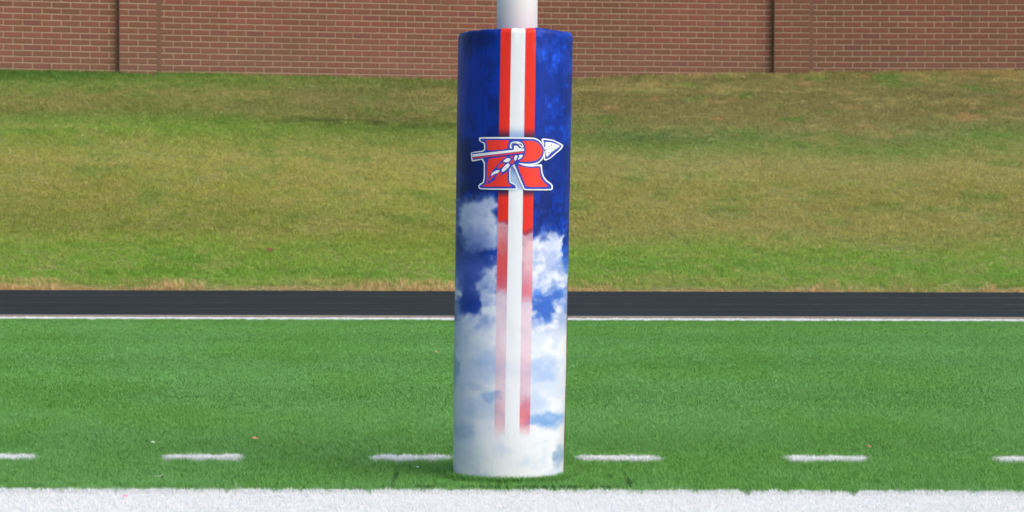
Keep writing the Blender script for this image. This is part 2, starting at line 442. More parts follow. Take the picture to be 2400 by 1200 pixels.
N = 250000
gx = rng.uniform(-15, 15, N); gt = rng.random(N)
gy = TRACK1 + 0.02 + gt * (wall_y(gx) - 0.05 - TRACK1)
gz = hill_z(gx, gy)
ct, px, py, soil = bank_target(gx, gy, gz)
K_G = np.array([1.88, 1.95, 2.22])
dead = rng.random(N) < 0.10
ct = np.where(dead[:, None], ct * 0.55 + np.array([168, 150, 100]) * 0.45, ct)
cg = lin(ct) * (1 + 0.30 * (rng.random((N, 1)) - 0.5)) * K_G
keep = rng.random(N) > soil * 0.7
sclg = rng.uniform(0.55, 1.15, N) * (0.75 + 0.7 * fbm(gx * 1.5, gy * 1.5, 33, 2))
gp = np.stack([gx, gy, gz - 0.01], 1)
fringe = gy < TRACK1 + 0.35
sclg = np.where(fringe, sclg * 0.75, sclg)
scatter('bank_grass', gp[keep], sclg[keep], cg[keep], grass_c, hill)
# longer straw tufts along the track and rank green grass at the wall's foot
n = 2600
sx_ = rng.uniform(-8.5, 8.5, n); w_ = fbm(sx_ * 1.1, sx_ * 0 + 4, 41, 3); ok = rng.random(n) < sstep(0.42, 0.68, w_) * np.where(sx_ < 0.0, 0.9, 0.15)
sx_ = sx_[ok]; sy_ = TRACK1 + 0.05 + rng.random(len(sx_)) ** 1.5 * 0.4
cs = lin(np.array([160, 138, 94]) * (1 + 0.2 * (rng.random((len(sx_), 1)) - 0.5))) * K_G
scatter('straw_tufts', np.stack([sx_, sy_, hill_z(sx_, sy_) - 0.01], 1), rng.uniform(0.3, 0.75, len(sx_)), cs, tall_c, hill)
n = 7000
sx_ = rng.uniform(-14, 14, n); yw = wall_y(sx_); sy_ = yw - 0.06 - rng.random(n) ** 1.4 * 0.5
ok = rng.random(n) < 0.25 + 0.75 * sstep(0.35, 0.6, fbm(sx_ * 1.6, sx_ * 0, 43, 3)); sx_ = sx_[ok]; sy_ = sy_[ok]
c1, _, _, _ = bank_target(sx_, sy_, hill_z(sx_, sy_))
scatter('wall_foot_grass', np.stack([sx_, sy_, hill_z(sx_, sy_) - 0.02], 1), rng.uniform(0.35, 0.8, len(sx_)), lin(c1 * (1 + 0.2 * (rng.random((len(sx_), 1)) - 0.5))) * K_G, tall_c, hill)

# ------------------------------------------------------------------ brick wall
def mat_brick(name, island):
    m, nt, b = new_mat(name)
    g = nt.nodes.new('ShaderNodeNewGeometry')
    if island: src = g.outputs['Random Per Island']
    else: src = nt.nodes.new('ShaderNodeObjectInfo').outputs['Random']
    r = ramp(nt, [(0.0, lin((99.9, 72.2, 54.6))), (0.2, lin((107.3, 75.9, 57.4))), (0.4, lin((111.9, 72.2, 58.3))), (0.6, lin((102.7, 73.1, 53.7))), (0.8, lin((112.9, 76.8, 61.1))), (1.0, lin((101.8, 68.5, 59.2)))])
    nt.links.new(src, r.inputs[0])
    n = nd(nt, 'ShaderNodeTexNoise', Scale=26.0, Detail=6.0, Roughness=0.7); nt.links.new(g.outputs['Position'], n.inputs['Vector'])
    r2 = ramp(nt, [(0.25, (0.78, 0.78, 0.78)), (0.75, (1.2, 1.2, 1.2))]); nt.links.new(n.outputs[0], r2.inputs[0])
    c = mixc(nt, 1.0, r.outputs[0], r2.outputs[0], 'MULTIPLY')
    nb_ = nd(nt, 'ShaderNodeTexNoise', Scale=0.45, Detail=4.0); nt.links.new(g.outputs['Position'], nb_.inputs['Vector'])
    rb_ = ramp(nt, [(0.35, (1.12, 1.09, 1.11)), (0.65, (1.36, 1.15, 1.23))]); nt.links.new(nb_.outputs[0], rb_.inputs[0])
    c = mixc(nt, 1.0, c, rb_.outputs[0], 'MULTIPLY')
    # pale dust and lime bloom low on the wall and in broad clouds
    sp = nt.nodes.new('ShaderNodeSeparateXYZ'); nt.links.new(g.outputs['Position'], sp.inputs[0])
    mr = nd(nt, 'ShaderNodeMapRange'); mr.inputs[1].default_value = 4.3; mr.inputs[2].default_value = 3.35; mr.inputs[3].default_value = 0.0; mr.inputs[4].default_value = 0.42
    nt.links.new(sp.outputs[2], mr.inputs[0])
    n3 = nd(nt, 'ShaderNodeTexNoise', Scale=0.7, Detail=3.0); nt.links.new(g.outputs['Position'], n3.inputs['Vector'])
    ad = nd(nt, 'ShaderNodeMath', operation='MULTIPLY'); nt.links.new(mr.outputs[0], ad.inputs[0]); nt.links.new(n3.outputs[0], ad.inputs[1])
    ad2 = nd(nt, 'ShaderNodeMath', operation='MULTIPLY'); ad2.inputs[1].default_value = 1.7; nt.links.new(ad.outputs[0], ad2.inputs[0])
    c = mixc(nt, ad2.outputs[0], c, lin((120, 94, 83)))
    nt.links.new(c, b.inputs['Base Color']); b.inputs['Roughness'].default_value = 0.88; b.inputs['Specular IOR Level'].default_value = 0.25
    bp = nd(nt, 'ShaderNodeBump', Strength=0.5, Distance=0.003); nt.links.new(n.outputs[0], bp.inputs['Height']); nt.links.new(bp.outputs[0], b.inputs['Normal'])
    return m
M_brick, M_brick_i = mat_brick('brick', False), mat_brick('brick_joined', True)
M_mortar = mat_noise('mortar', lin((157, 133, 112)), lin((172, 147, 125)), 3.0, 0.95, 0.4, dist=0.004)
M_shade = mat_noise('shade_strip', lin((100, 74, 62)), lin((114, 88, 75)), 3.0, 0.9, 0.3)  # dark brown for the shade strips beside the pilasters
M_cop = mat_noise('coping_stone', (0.38, 0.36, 0.32), (0.46, 0.43, 0.39), 4.0, 0.9, 0.3)

ZJ, CH, JT = 4.485, 0.1052, 0.023
ROW_LO, ROW_HI = -13, 9          # courses below / above the joint ZJ
def brick_geo(L, H, T=0.03, bev=0.003):
    """front face at local y=0 (facing -y), body behind; soft arrises"""
    x, z = L / 2, H / 2
    v = [(-x + bev, 0, -z + bev), (x - bev, 0, -z + bev), (x - bev, 0, z - bev), (-x + bev, 0, z - bev),
         (-x, bev, -z), (x, bev, -z), (x, bev, z), (-x, bev, z), (-x, T, -z), (x, T, -z), (x, T, z), (-x, T, z)]
    f = [(0, 1, 2, 3), (0, 4, 5, 1), (1, 5, 6, 2), (2, 6, 7, 3), (3, 7, 4, 0), (4, 8, 9, 5), (5, 9, 10, 6), (6, 10, 11, 7), (7, 11, 8, 4)]
    return v, f
wall = bpy.data.objects.new('brick_wall', None); link(wall); wall.location = (0, 43.6, 3.3)
tag(wall, 'long red brick wall with two flat pilasters standing at the top of the grass bank', 'wall')
wall_inv = Matrix.Translation((0, 43.6, 3.3)).inverted()
bricks = []      # (centre, yaw, length, owner)
Z0 = ZJ + ROW_LO * CH; Z1 = ZJ + ROW_HI * CH
PIL = [(277, 368, 0.3265), (1808, 1896, 0.325)]
def on_wall(px_):
    """point of the wall line seen at photograph column px_"""
    for i in range(4):
        if WALLPX[i][0] <= px_ <= WALLPX[i + 1][0] or i == 3:
            a, b = WP[i], WP[i + 1]; s = (px_ - CX) / F     # x = s*y
            # a.x + t(b.x-a.x) = s (a.y + t(b.y-a.y))
            t = (s * a.y - a.x) / ((b.x - a.x) - s * (b.y - a.y))
            return a + (b - a) * t, i
LB = [0.3265, 0.317, 0.315, 0.330]
PH = [256, 492.0, 1371, 1912]     # photograph columns where a joint stands in the even courses
REC = 0.010
mortar_v, mortar_f = [], []
for i in range(4):
    a, b = WP[i], WP[i + 1]; d = (b - a).normalized(); nrm = Vector((d.y, -d.x)); L = (b - a).length; yaw = math.atan2(d.y, d.x)
    # mortar slab, its face a centimetre behind the bricks
    k = len(mortar_v)
    for p, off in ((a, REC), (b, REC), (b, 0.30), (a, 0.30)):
        q = p - nrm * off
        mortar_v += [(q.x, q.y, Z0 - 0.4), (q.x, q.y, Z1)]
    mortar_f += [(k, k + 2, k + 3, k + 1), (k + 2, k + 4, k + 5, k + 3), (k + 4, k + 6, k + 7, k + 5), (k + 6, k, k + 1, k + 7), (k + 1, k + 3, k + 5, k + 7)]
    s0 = (on_wall(PH[i])[0] - a).dot(d)
    lb = LB[i]
    # spans left free by the pilasters
    lo = 0.0 if i == 0 else None
    cuts = []
    for (p0, p1, _) in PIL:
        q0, i0 = on_wall(p0 + 0.5); q1, i1 = on_wall(p1)
        if i0 == i: cuts.append(((q0 - a).dot(d), (q1 - a).dot(d)))
    start = max([0.0] + [c[1] for c in cuts]); end = L
    for r_ in range(ROW_LO, ROW_HI):
        zc = ZJ + (r_ + 0.5) * CH
        off = s0 + (lb / 2 if r_ % 2 else 0.0)
        kk = math.floor((start - off) / lb)
        s = off + kk * lb
        while s < end:
            x0, x1 = max(s, start - 0.0), min(s + lb, end)
            if x1 - x0 > 0.05:
                le = x1 - x0 - JT * 0.8
                c = a + d * ((x0 + x1) / 2)
                bricks.append((Vector((c.x, c.y, zc)), yaw, round(le, 3), 'wall', nrm))
            s += lb
M_mor = mesh_obj('mortar', [(v[0], v[1] - 43.6, v[2] - 3.3) for v in mortar_v], mortar_f, M_mortar, wall)
pil_objs = []
for n_, (p0, p1, lb) in enumerate(PIL):
    q0, i0 = on_wall(p0 + 0.5); q1, _ = on_wall(p1)
    a, b = WP[i0], WP[i0 + 1]; d = (b - a).normalized(); nrm = Vector((d.y, -d.x)); yaw = math.atan2(d.y, d.x)
    W = 2 * lb; mid = (q0 + q1) / 2; PR = 0.13
    f0 = mid - d * W / 2; f1 = mid + d * W / 2
    vv = []
    for p, off in ((f0 + d * REC, PR - REC), (f1 - d * REC, PR - REC), (f1 - d * REC, -0.05), (f0 + d * REC, -0.05)):
        q = p + nrm * off; vv += [(q.x, q.y - 43.6, Z0 - 0.4 - 3.3), (q.x, q.y - 43.6, Z1 - 3.3)]
    po = mesh_obj('pilaster', vv, [(0, 2, 3, 1), (2, 4, 5, 3), (4, 6, 7, 5), (6, 0, 1, 7), (1, 3, 5, 7)], M_mortar, wall)
    pil_objs.append(po)
    for side, wd in ((-1, 0.045 if n_ == 0 else 0.03), (1, 0.07)):  # dark strips added as painted shade along both sides of the pilaster
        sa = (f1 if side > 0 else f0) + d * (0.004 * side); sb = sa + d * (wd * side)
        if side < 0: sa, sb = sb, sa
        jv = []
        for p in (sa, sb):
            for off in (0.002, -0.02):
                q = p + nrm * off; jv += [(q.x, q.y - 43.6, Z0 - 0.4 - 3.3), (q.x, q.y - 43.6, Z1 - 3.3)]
        mesh_obj('pilaster_shade', jv, [(0, 4, 5, 1), (4, 6, 7, 5), (6, 2, 3, 7), (2, 0, 1, 3), (1, 5, 7, 3)], M_shade, wall)
    for r_ in range(ROW_LO, ROW_HI):
        zc = ZJ + (r_ + 0.5) * CH
        segs = [(0, lb), (lb, 2 * lb)] if r_ % 2 == (0 if n_ == 0 else 1) else [(0, lb / 2), (lb / 2, 1.5 * lb), (1.5 * lb, 2 * lb)]
        for x0, x1 in segs:
            l0 = x0 + (JT * 0.4 if x0 > 0 else 0); l1 = x1 - (JT * 0.4 if x1 < 2 * lb else 0)
            c = f0 + d * ((l0 + l1) / 2) + nrm * PR
            bricks.append((Vector((c.x, c.y, zc)), yaw, round(l1 - l0, 3), n_, nrm))
print('bricks', len(bricks))
# the bricks that show largest are single objects: those of the visible courses, nearest first
def score(b):
    c = b[0]; px_ = CX + c.x / c.y * F; py_ = HOR - (c.z - CAM_H) / c.y * F
    hid = (1085 < px_ < 1330 and py_ > 62) or (1165 < px_ < 1258)
    vis = -25 < px_ < 2425 and py_ > -4 and c.z > 3.47 and not hid
    return (not vis, -(b[2] / c.y))
order = sorted(range(len(bricks)), key=lambda i: score(bricks[i]))
single = {'wall': [], 0: [], 1: []}
picked = set()
for i in order:
    o_ = bricks[i][3]
    if score(bricks[i])[0]: break
    if len(single[o_]) < 295: single[o_].append(i); picked.add(i)
cache = {}
nb = 0
for o_, ids in single.items():
    par = wall if o_ == 'wall' else pil_objs[o_]
    for i in ids:
        c, yaw, le, _, nrm = bricks[i]
        key = round(le, 2)
        if key not in cache:
            v, f = brick_geo(le, CH - JT); me = bpy.data.meshes.new('brick'); me.from_pydata(v, [], f); me.materials.append(M_brick); cache[key] = me
        bo = bpy.data.objects.new('brick', cache[key]); link(bo, par)
        jit = random.uniform(-0.0015, 0.0015)
        bo.location = (c.x - nrm.x * jit, c.y - nrm.y * jit - 43.6, c.z + random.uniform(-0.001, 0.001) - 3.3)
        bo.rotation_euler = (random.uniform(-.004, .004), random.uniform(-.004, .004), yaw + random.uniform(-.004, .004))
rest_v, rest_f, rest_p = [], [], {'wall': ([], []), 0: ([], []), 1: ([], [])}
for i, (c, yaw, le, o_, nrm) in enumerate(bricks):
    if i in picked: continue
    v, f = brick_geo(le, CH - JT); cs_, sn = math.cos(yaw), math.sin(yaw); V_, F_ = rest_p[o_]; k = len(V_)
    jit = random.uniform(-0.0015, 0.0015)
    for (x, y, z) in v: V_.append((c.x + x * cs_ - (y + jit) * sn, c.y - 43.6 + x * sn + (y + jit) * cs_, c.z - 3.3 + z))
    F_ += [tuple(k + q for q in ff) for ff in f]
for o_, (V_, F_) in rest_p.items():
    if V_:
        ro = mesh_obj('brickwork', V_, F_, M_brick_i, wall if o_ == 'wall' else pil_objs[o_]); tag(ro, kind='stuff')
# coping above the frame
cv, cf = [], []
for i in range(4):
    a, b = WP[i], WP[i + 1]; d = (b - a).normalized(); nrm = Vector((d.y, -d.x)); k = len(cv)
    for p, off in ((a, 0.14), (b, 0.14), (b, -0.36), (a, -0.36)):
        q = p + nrm * off; cv += [(q.x, q.y - 43.6, Z1 - 3.3 + 0.003), (q.x, q.y - 43.6, Z1 - 3.3 + 0.09)]
    cf += [(k, k + 2, k + 3, k + 1), (k + 2, k + 4, k + 5, k + 3), (k + 4, k + 6, k + 7, k + 5), (k + 6, k, k + 1, k + 7), (k + 1, k + 3, k + 5, k + 7), (k, k + 6, k + 4, k + 2)]
mesh_obj('coping', cv, cf, M_cop, wall)

# ------------------------------------------------------------------ goal post
m, nt, b = new_mat('white_enamel')
g = nt.nodes.new('ShaderNodeNewGeometry')
n1 = nd(nt, 'ShaderNodeTexNoise', Scale=7.0, Detail=4.0); nt.links.new(g.outputs['Position'], n1.inputs['Vector'])
rr = ramp(nt, [(0.3, (0.61, 0.63, 0.66)), (0.7, (0.67, 0.69, 0.72))]); nt.links.new(n1.outputs[0], rr.inputs[0])
sp = nt.nodes.new('ShaderNodeSeparateXYZ'); nt.links.new(g.outputs['Position'], sp.inputs[0])
mr = nd(nt, 'ShaderNodeMapRange'); mr.inputs[1].default_value = 1.97; mr.inputs[2].default_value = 1.80
nt.links.new(sp.outputs[2], mr.inputs[0])
c = mixc(nt, mr.outputs[0], rr.outputs[0], (0.60, 0.51, 0.56))   # pinker towards the top of the pad
nt.links.new(c, b.inputs['Base Color']); b.inputs['Roughness'].default_value = 0.45; M_post = m
def tube(path, rad, seg=40):
    v, f = [], []
    for k, (p, t) in enumerate(path):
        t = Vector(t).normalized(); u = Vector((1, 0, 0)); w = t.cross(u).normalized()
        for s in range(seg):
            a = 2 * math.pi * s / seg; q = Vector(p) + (u * math.cos(a) + w * math.sin(a)) * rad; v.append(tuple(q))
    for k in range(len(path) - 1):
        for s in range(seg):
            f.append((k * seg + s, k * seg + (s + 1) % seg, (k + 1) * seg + (s + 1) % seg, (k + 1) * seg + s))
    f.append(tuple(range((len(path) - 1) * seg, len(path) * seg)))
    return v, f
gp_ = bpy.data.objects.new('goal_post', None); link(gp_); gp_.location = (0.019, 10.0, 0)
tag(gp_, 'white painted steel goal post rising out of the top of the blue pad', 'goal post')
path = [((0, 0, z), (0, 0, 1)) for z in (-0.3, 0.9, 1.6, 2.2, 2.75)]
v, f = tube(path, 0.0840); mesh_obj('pole', v, f, M_post, gp_, True)
v, f = tube([((0, 0, 2.753), (0, 0, 1)), ((0, 0, 2.775), (0, 0, 1))], 0.092); mesh_obj('pole_cap', v, f, M_post, gp_, False)

# ------------------------------------------------------------------ the printed pad
PAD_D = 10.0
def centre_px(v): return 1208.3 - 16.6 * (v - 65) / 1056
def half_px(v): return 133.3 - 2.6 * (v - 65) / 1056
def print_colour(U, Vv):
    """U: offset from the pad's middle in photograph pixels, Vv: photograph row -> sRGB 0..255 print colours"""
    xa = centre_px(Vv) + U
    shp = U.shape
    def mixp(a, b, t): return a * (1 - t[..., None]) + np.asarray(b, float) * t[..., None] if np.ndim(b) == 1 else a * (1 - t[..., None]) + b * t[..., None]
    def const(c): return np.broadcast_to(np.array(c, float), shp + (3,)).copy()
    # blue ground; darker left and brighter right partly paint in the shading
    fine = fbm(xa / 9, Vv / 13, 50, 5); mid = fbm(xa / 34, Vv / 60, 51, 4); ver = fbm(xa / 6, Vv / 40, 52, 3)
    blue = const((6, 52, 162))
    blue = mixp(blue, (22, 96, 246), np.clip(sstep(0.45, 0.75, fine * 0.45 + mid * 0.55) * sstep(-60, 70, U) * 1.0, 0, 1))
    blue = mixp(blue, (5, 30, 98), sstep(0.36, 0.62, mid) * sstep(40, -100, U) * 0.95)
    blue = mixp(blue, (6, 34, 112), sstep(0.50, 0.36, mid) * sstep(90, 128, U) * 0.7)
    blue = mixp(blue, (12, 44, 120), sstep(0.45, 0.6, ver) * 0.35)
    blue = mixp(blue, (8, 30, 96), sstep(390, 450, Vv) * sstep(600, 540, Vv) * sstep(0.40, 0.62, fine) * 0.7)
    lowb = sstep(560, 640, Vv)
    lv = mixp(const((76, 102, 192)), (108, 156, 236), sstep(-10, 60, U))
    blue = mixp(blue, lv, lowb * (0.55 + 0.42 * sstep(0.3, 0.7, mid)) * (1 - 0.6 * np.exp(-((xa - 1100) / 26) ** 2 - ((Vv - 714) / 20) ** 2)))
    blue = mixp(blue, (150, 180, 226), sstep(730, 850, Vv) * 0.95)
    # clouds
    wx = (fbm(xa / 26, Vv / 26, 60, 5) - 0.5) * 46; wy = (fbm(xa / 26 + 40, Vv / 26, 61, 5) - 0.5) * 46
    X, Y = xa + wx, Vv + wy
    S = np.zeros(shp)
    for (bx, by, rx, ry, am) in [
        (1128, 490, 40, 36, 1.0), (1152, 468, 24, 20, .8), (1115, 530, 44, 38, .7), (1155, 545, 30, 34, .7), (1100, 505, 26, 40, .5),
        (1152, 636, 26, 22, .8), (1142, 664, 26, 16, .55), (1071, 700, 17, 30, .9), (1084, 700, 14, 12, .5),
        (1148, 708, 34, 34, 1.0), (1175, 750, 44, 50, .9), (1118, 785, 55, 44, .95), (1092, 756, 34, 24, .5), (1118, 572, 52, 40, .62),
        (1262, 588, 38, 40, 1.0), (1240, 620, 26, 46, .8), (1300, 586, 25, 36, .85), (1317, 556, 8, 22, .7), (1288, 640, 42, 30, .65), (1324, 655, 12, 34, .8),
        (1240, 750, 30, 46, .85), (1313, 742, 19, 36, 1.0), (1300, 810, 44, 56, .9), (1215, 810, 60, 60, .7),
        (1105, 892, 34, 24, .55), (1108, 965, 42, 34, .5), (1225, 910, 50, 40, .5), (1310, 890, 26, 60, .7), (1180, 900, 40, 30, .3),
        (1195, 1065, 170, 52, 1.3), (1130, 830, 60, 26, .35)]:
        S += am * np.exp(-(((X - bx) / rx) ** 2 + ((Y - by) / ry) ** 2) * 1.1)
    S += 0.28 * sstep(740, 820, Vv)
    for (bx, by, rx, ry, am) in [(1098, 712, 24, 20, 1.1), (1275, 728, 20, 26, .9), (1255, 700, 16, 18, .5), (1312, 700, 16, 16, .8), (1329, 592, 7, 24, 1.0), (1125, 850, 46, 22, .6), (1255, 862, 36, 24, .5),
                                 (1157, 932, 20, 16, .7), (1285, 985, 30, 14, .9), (1092, 1008, 26, 14, .6), (1320, 1070, 12, 34, .9), (1074, 870, 12, 54, .7), (1135, 610, 40, 16, .5), (1100, 650, 24, 40, .5)]:
        S -= am * np.exp(-(((X - bx) / rx) ** 2 + ((Y - by) / ry) ** 2) * 1.1)
    S += (fbm(xa / 15, Vv / 15, 62, 5) - 0.5) * 0.55 * sstep(440, 480, Vv) * (1 - 0.75 * sstep(990, 1030, Vv))
    wisp = fbm((xa + wx) / 20, (Vv + wy) / 11, 68, 5)
    S += sstep(1195, 1225, xa) * sstep(622, 650, Vv) * sstep(790, 740, Vv) * 0.55 * wisp * 1.3
    S += sstep(1195, 1160, xa) * sstep(560, 600, Vv) * sstep(720, 680, Vv) * 0.55 * wisp
    cov = sstep(0.06, 1.02, S)
    cov *= sstep(440, 466, Vv + (fine - 0.5) * 20)
    body = fbm(xa / 30, Vv / 26, 63, 5)
    ccol = const((232, 237, 248))
    ccol = mixp(ccol, (178, 194, 234), sstep(0.36, 0.66, body) * 0.9)
    ccol = mixp(ccol, (150, 172, 222), sstep(0.48, 0.72, fbm(xa / 16, Vv / 14, 69, 5)) * 0.55)
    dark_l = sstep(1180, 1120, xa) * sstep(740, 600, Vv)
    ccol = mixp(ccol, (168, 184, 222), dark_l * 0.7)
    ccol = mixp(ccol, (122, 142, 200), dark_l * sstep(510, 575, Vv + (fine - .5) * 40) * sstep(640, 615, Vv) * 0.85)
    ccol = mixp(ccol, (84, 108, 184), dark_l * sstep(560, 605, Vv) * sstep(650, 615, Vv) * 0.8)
    ccol = mixp(ccol, (202, 217, 238), sstep(790, 850, Vv) * sstep(1030, 960, Vv) * 0.45)
    out = mixp(blue, ccol, cov)
    # lower half: pale cloud, soft blue gaps; blue-grey left edge paints in shading
    low = mixp(const((242, 244, 247)), (200, 214, 232), sstep(1150, 1075, xa) * 0.7 * sstep(1090, 1010, Vv + 0 * xa) + 0 * xa)
    body2 = fbm(xa / 42, Vv / 34, 64, 5)
    low = mixp(low, (214, 226, 242), sstep(0.40, 0.68, body2) * 0.75)
    wx2 = (fbm(xa / 22, Vv / 22, 65, 5) - 0.5) * 34; wy2 = (fbm(xa / 22, Vv / 22, 66, 5) - 0.5) * 30
    X2, Y2 = xa + wx2, Vv + wy2
    det = 0.65 + 0.7 * fbm(xa / 12, Vv / 12, 67, 4)
    for (bx, by, rx, ry, am, cc) in [
        (1150, 850, 44, 30, .62, (158, 188, 234)), (1066, 866, 10, 60, .55, (110, 146, 186)), (1112, 909, 32, 10, .40, (150, 178, 216)),
        (1150, 930, 28, 15, .62, (124, 164, 218)), (1120, 872, 50, 40, .3, (168, 192, 228)), (1240, 905, 60, 60, .28, (176, 200, 236)), (1130, 965, 46, 26, .40, (170, 192, 222)), (1088, 1016, 32, 18, .45, (150, 176, 210)), (1104, 1080, 50, 30, .25, (190, 206, 224)),
        (1266, 862, 42, 26, .62, (158, 188, 236)), (1278, 888, 22, 14, .45, (150, 184, 236)), (1284, 990, 36, 17, .80, (120, 168, 228)), (1250, 984, 18, 14, .7, (128, 172, 228)),
        (1250, 950, 40, 20, .3, (170, 196, 232)), (1311, 1076, 13, 30, .70, (140, 170, 208)), (1200, 860, 30, 26, .3, (190, 210, 240)), (1084, 800, 22, 36, .30, (170, 190, 214)), (1300, 800, 10, 22, .35, (170, 194, 232))]:
        g_ = np.exp(-(((X2 - bx) / rx) ** 2 + ((Y2 - by) / ry) ** 2) * 0.9)
        low = mixp(low, cc, np.clip(am * sstep(0.12, 0.9, g_) * det, 0, 1))
    out = mixp(out, low, sstep(752, 806, Vv + (fine - 0.5) * 30))
    # stripes
    off = U - 6.6
    red = mixp(const((240, 52, 40)), (228, 66, 92), sstep(520, 700, Vv) * 0.8); aw = 0.7
    def band(lo, hi): return sstep(lo - aw, lo + aw, off) * sstep(hi + aw, hi - aw, off)
    rl, rr_ = band(-40.5, -16.5), band(16.5, 40.5); wh = band(-16.5, 16.5)
    nv = (fbm(xa / 14, Vv / 16, 70, 4) - 0.5) * 26
    VL = Vv + nv
    opl = np.interp(VL, [0, 510, 526, 556, 604, 640, 676, 696, 800, 880, 925, 950, 990, 1034], [1, 1, .30, .42, .78, .82, .66, .09, .08, .16, .16, .26, .26, 0])
    opr = np.interp(VL, [0, 534, 552, 600, 640, 676, 694, 714, 820, 880, 925, 950, 975, 995, 1026], [1, 1, .22, .20, .32, .56, .54, .09, .10, .20, .20, .54, .62, .45, 0])
    under = mixp(out, (238, 226, 234), np.clip(sstep(512, 530, VL) * 0.78 * sstep(930, 820, Vv), 0, 1))
    out = mixp(out, under, np.clip(rl + rr_ * sstep(538, 552, VL), 0, 1))
    out = mixp(out, red, rl * opl); out = mixp(out, red, rr_ * opr)
    wop = sstep(1085, 1010, Vv) * (1 - 0.35 * np.exp(-((Vv - 868) / 22) ** 2))
    out = mixp(out, (243, 245, 248), wh * wop)
    # soft printed glow round the emblem
    st = rl + rr_
    g1 = sstep(298, 324, Vv) * sstep(400, 380, Vv); g2 = sstep(466, 446, Vv) * sstep(380, 400, Vv)
    out = mixp(out, (34, 40, 92), np.clip((g1 + g2) * st * 0.85, 0, 1))
    out = mixp(out, (120, 160, 224), np.clip((sstep(292, 326, Vv) * sstep(420, 380, Vv) + sstep(452, 436, Vv) * sstep(380, 400, Vv) * 0.7) * wh * 0.8, 0, 1))
    halo = np.exp(-((np.maximum(np.abs(xa - 1203) - 92, 0)) / 10.0) ** 2 - ((np.maximum(np.abs(Vv - 383) - 56, 0)) / 9.0) ** 2)
    out = mixp(out, (12, 34, 96), halo * 0.45 * (1 - np.clip(st + wh, 0, 1)))
    return out

NF, NB, NR = 380, 44, 600
ph = np.concatenate([np.linspace(-95, 95, NF, endpoint=False), np.linspace(95, 265, NB, endpoint=False)]) * math.pi / 180
vrow = np.linspace(65, 1128, NR)
PHI, VV = np.meshgrid(ph, vrow)
Zr = CAM_H + (HOR - VV) / F * (PAD_D - 0.229)
RAD = half_px(VV) / F * PAD_D * 0.9997
CXr = (centre_px(VV) + ROLL * (VV - CY) - CX) / F * PAD_D
# rolled-over lips at the top and bottom, a few soft dents in the foam
eb = 0.022
dt = Zr[0, 0] - Zr; db = Zr - Zr[-1, 0]
lip = np.where(dt < eb, eb - np.sqrt(np.clip(eb ** 2 - (eb - dt) ** 2, 0, None)), 0) * 0.9
lip += np.where(db < eb, eb - np.sqrt(np.clip(eb ** 2 - (eb - db) ** 2, 0, None)), 0) * 0.5
wave = (fbm(np.cos(PHI) * 1.3 + 5, Zr * 2.2, 80, 3) - 0.5) * 0.0050 + (fbm(PHI * 6, Zr * 9, 81, 3) - 0.5) * 0.0016 * (1 + 3 * np.exp(-dt / 0.06))
RR = RAD - lip + wave
Zt = Zr + np.where(dt < eb * 2, (fbm(PHI * 2.1 + 2, dt * 0, 82, 3) - 0.5) * 0.010 + (fbm(PHI * 9 + 2, dt * 0, 83, 2) - 0.5) * 0.005, 0) * np.clip(1 - dt / (eb * 2), 0, 1)
Zt = Zt - 0.007 * np.sin(PHI) ** 2 * np.clip(1 - dt / 0.12, 0, 1)
RR = RR - 0.0035 * np.exp(-((PHI - 0.42) / 0.05) ** 2 - ((dt - 0.016) / 0.012) ** 2) - 0.003 * np.exp(-((PHI + 0.33) / 0.04) ** 2 - ((dt - 0.012) / 0.012) ** 2) - 0.0025 * np.exp(-((PHI + 0.8) / 0.06) ** 2 - ((dt - 0.02) / 0.02) ** 2)
Xp = CXr + RR * np.sin(PHI); Yp = PAD_D - RR * np.cos(PHI)
Ud = np.where(np.cos(PHI) >= 0, half_px(VV) * np.sin(PHI), 0)
ph_ = np.where(PHI > math.pi, PHI - 2 * math.pi, PHI)
Ud = np.where(np.cos(PHI) >= 0, Ud, half_px(VV) * np.sign(ph_) * (1 + (np.abs(ph_) - math.pi / 2)))
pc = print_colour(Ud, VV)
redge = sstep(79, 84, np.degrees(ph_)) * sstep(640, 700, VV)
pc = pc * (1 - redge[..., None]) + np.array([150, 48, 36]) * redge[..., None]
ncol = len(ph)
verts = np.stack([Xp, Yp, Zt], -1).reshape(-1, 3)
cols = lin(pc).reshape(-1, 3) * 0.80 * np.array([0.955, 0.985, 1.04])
cx0, cx1 = float(CXr[0, 0]), float(CXr[-1, 0])
rings_v = []; rings_c = []
top_in = [0.170, 0.110, 0.088]
k0 = NR * ncol
extra = []
for j, r_ in enumerate(top_in):
    wob = (fbm(ph * 3, ph * 0 + j, 84, 3) - 0.5) * 0.006
    extra.append(np.stack([cx0 + r_ * np.sin(ph), PAD_D - r_ * np.cos(ph), Zt[0] * 0 + Zr[0, 0] - 0.002 * (j + 1) + wob], 1))
    cols = np.concatenate([cols, np.tile(lin((20, 50, 130)), (ncol, 1))])
verts = np.concatenate([verts] + extra)
j = np.arange(ncol); jn = (j + 1) % ncol
faces = []
rr0 = np.arange(NR - 1)[:, None] * ncol
faces.append(np.stack([rr0 + j, rr0 + ncol + j, rr0 + ncol + jn, rr0 + jn], -1).reshape(-1, 4))
chain = [0] + [k0 + q * ncol for q in range(len(top_in))]
for a_, b_ in zip(chain[:-1], chain[1:]):
    faces.append(np.stack([a_ + j, a_ + jn, b_ + jn, b_ + j], -1))
faces = np.concatenate(faces)
m, nt, b = new_mat('printed_vinyl')
ca = nd(nt, 'ShaderNodeVertexColor', layer_name='print')
g = nt.nodes.new('ShaderNodeNewGeometry')
n1 = nd(nt, 'ShaderNodeTexNoise', Scale=900.0, Detail=2.0); nt.links.new(g.outputs['Position'], n1.inputs['Vector'])
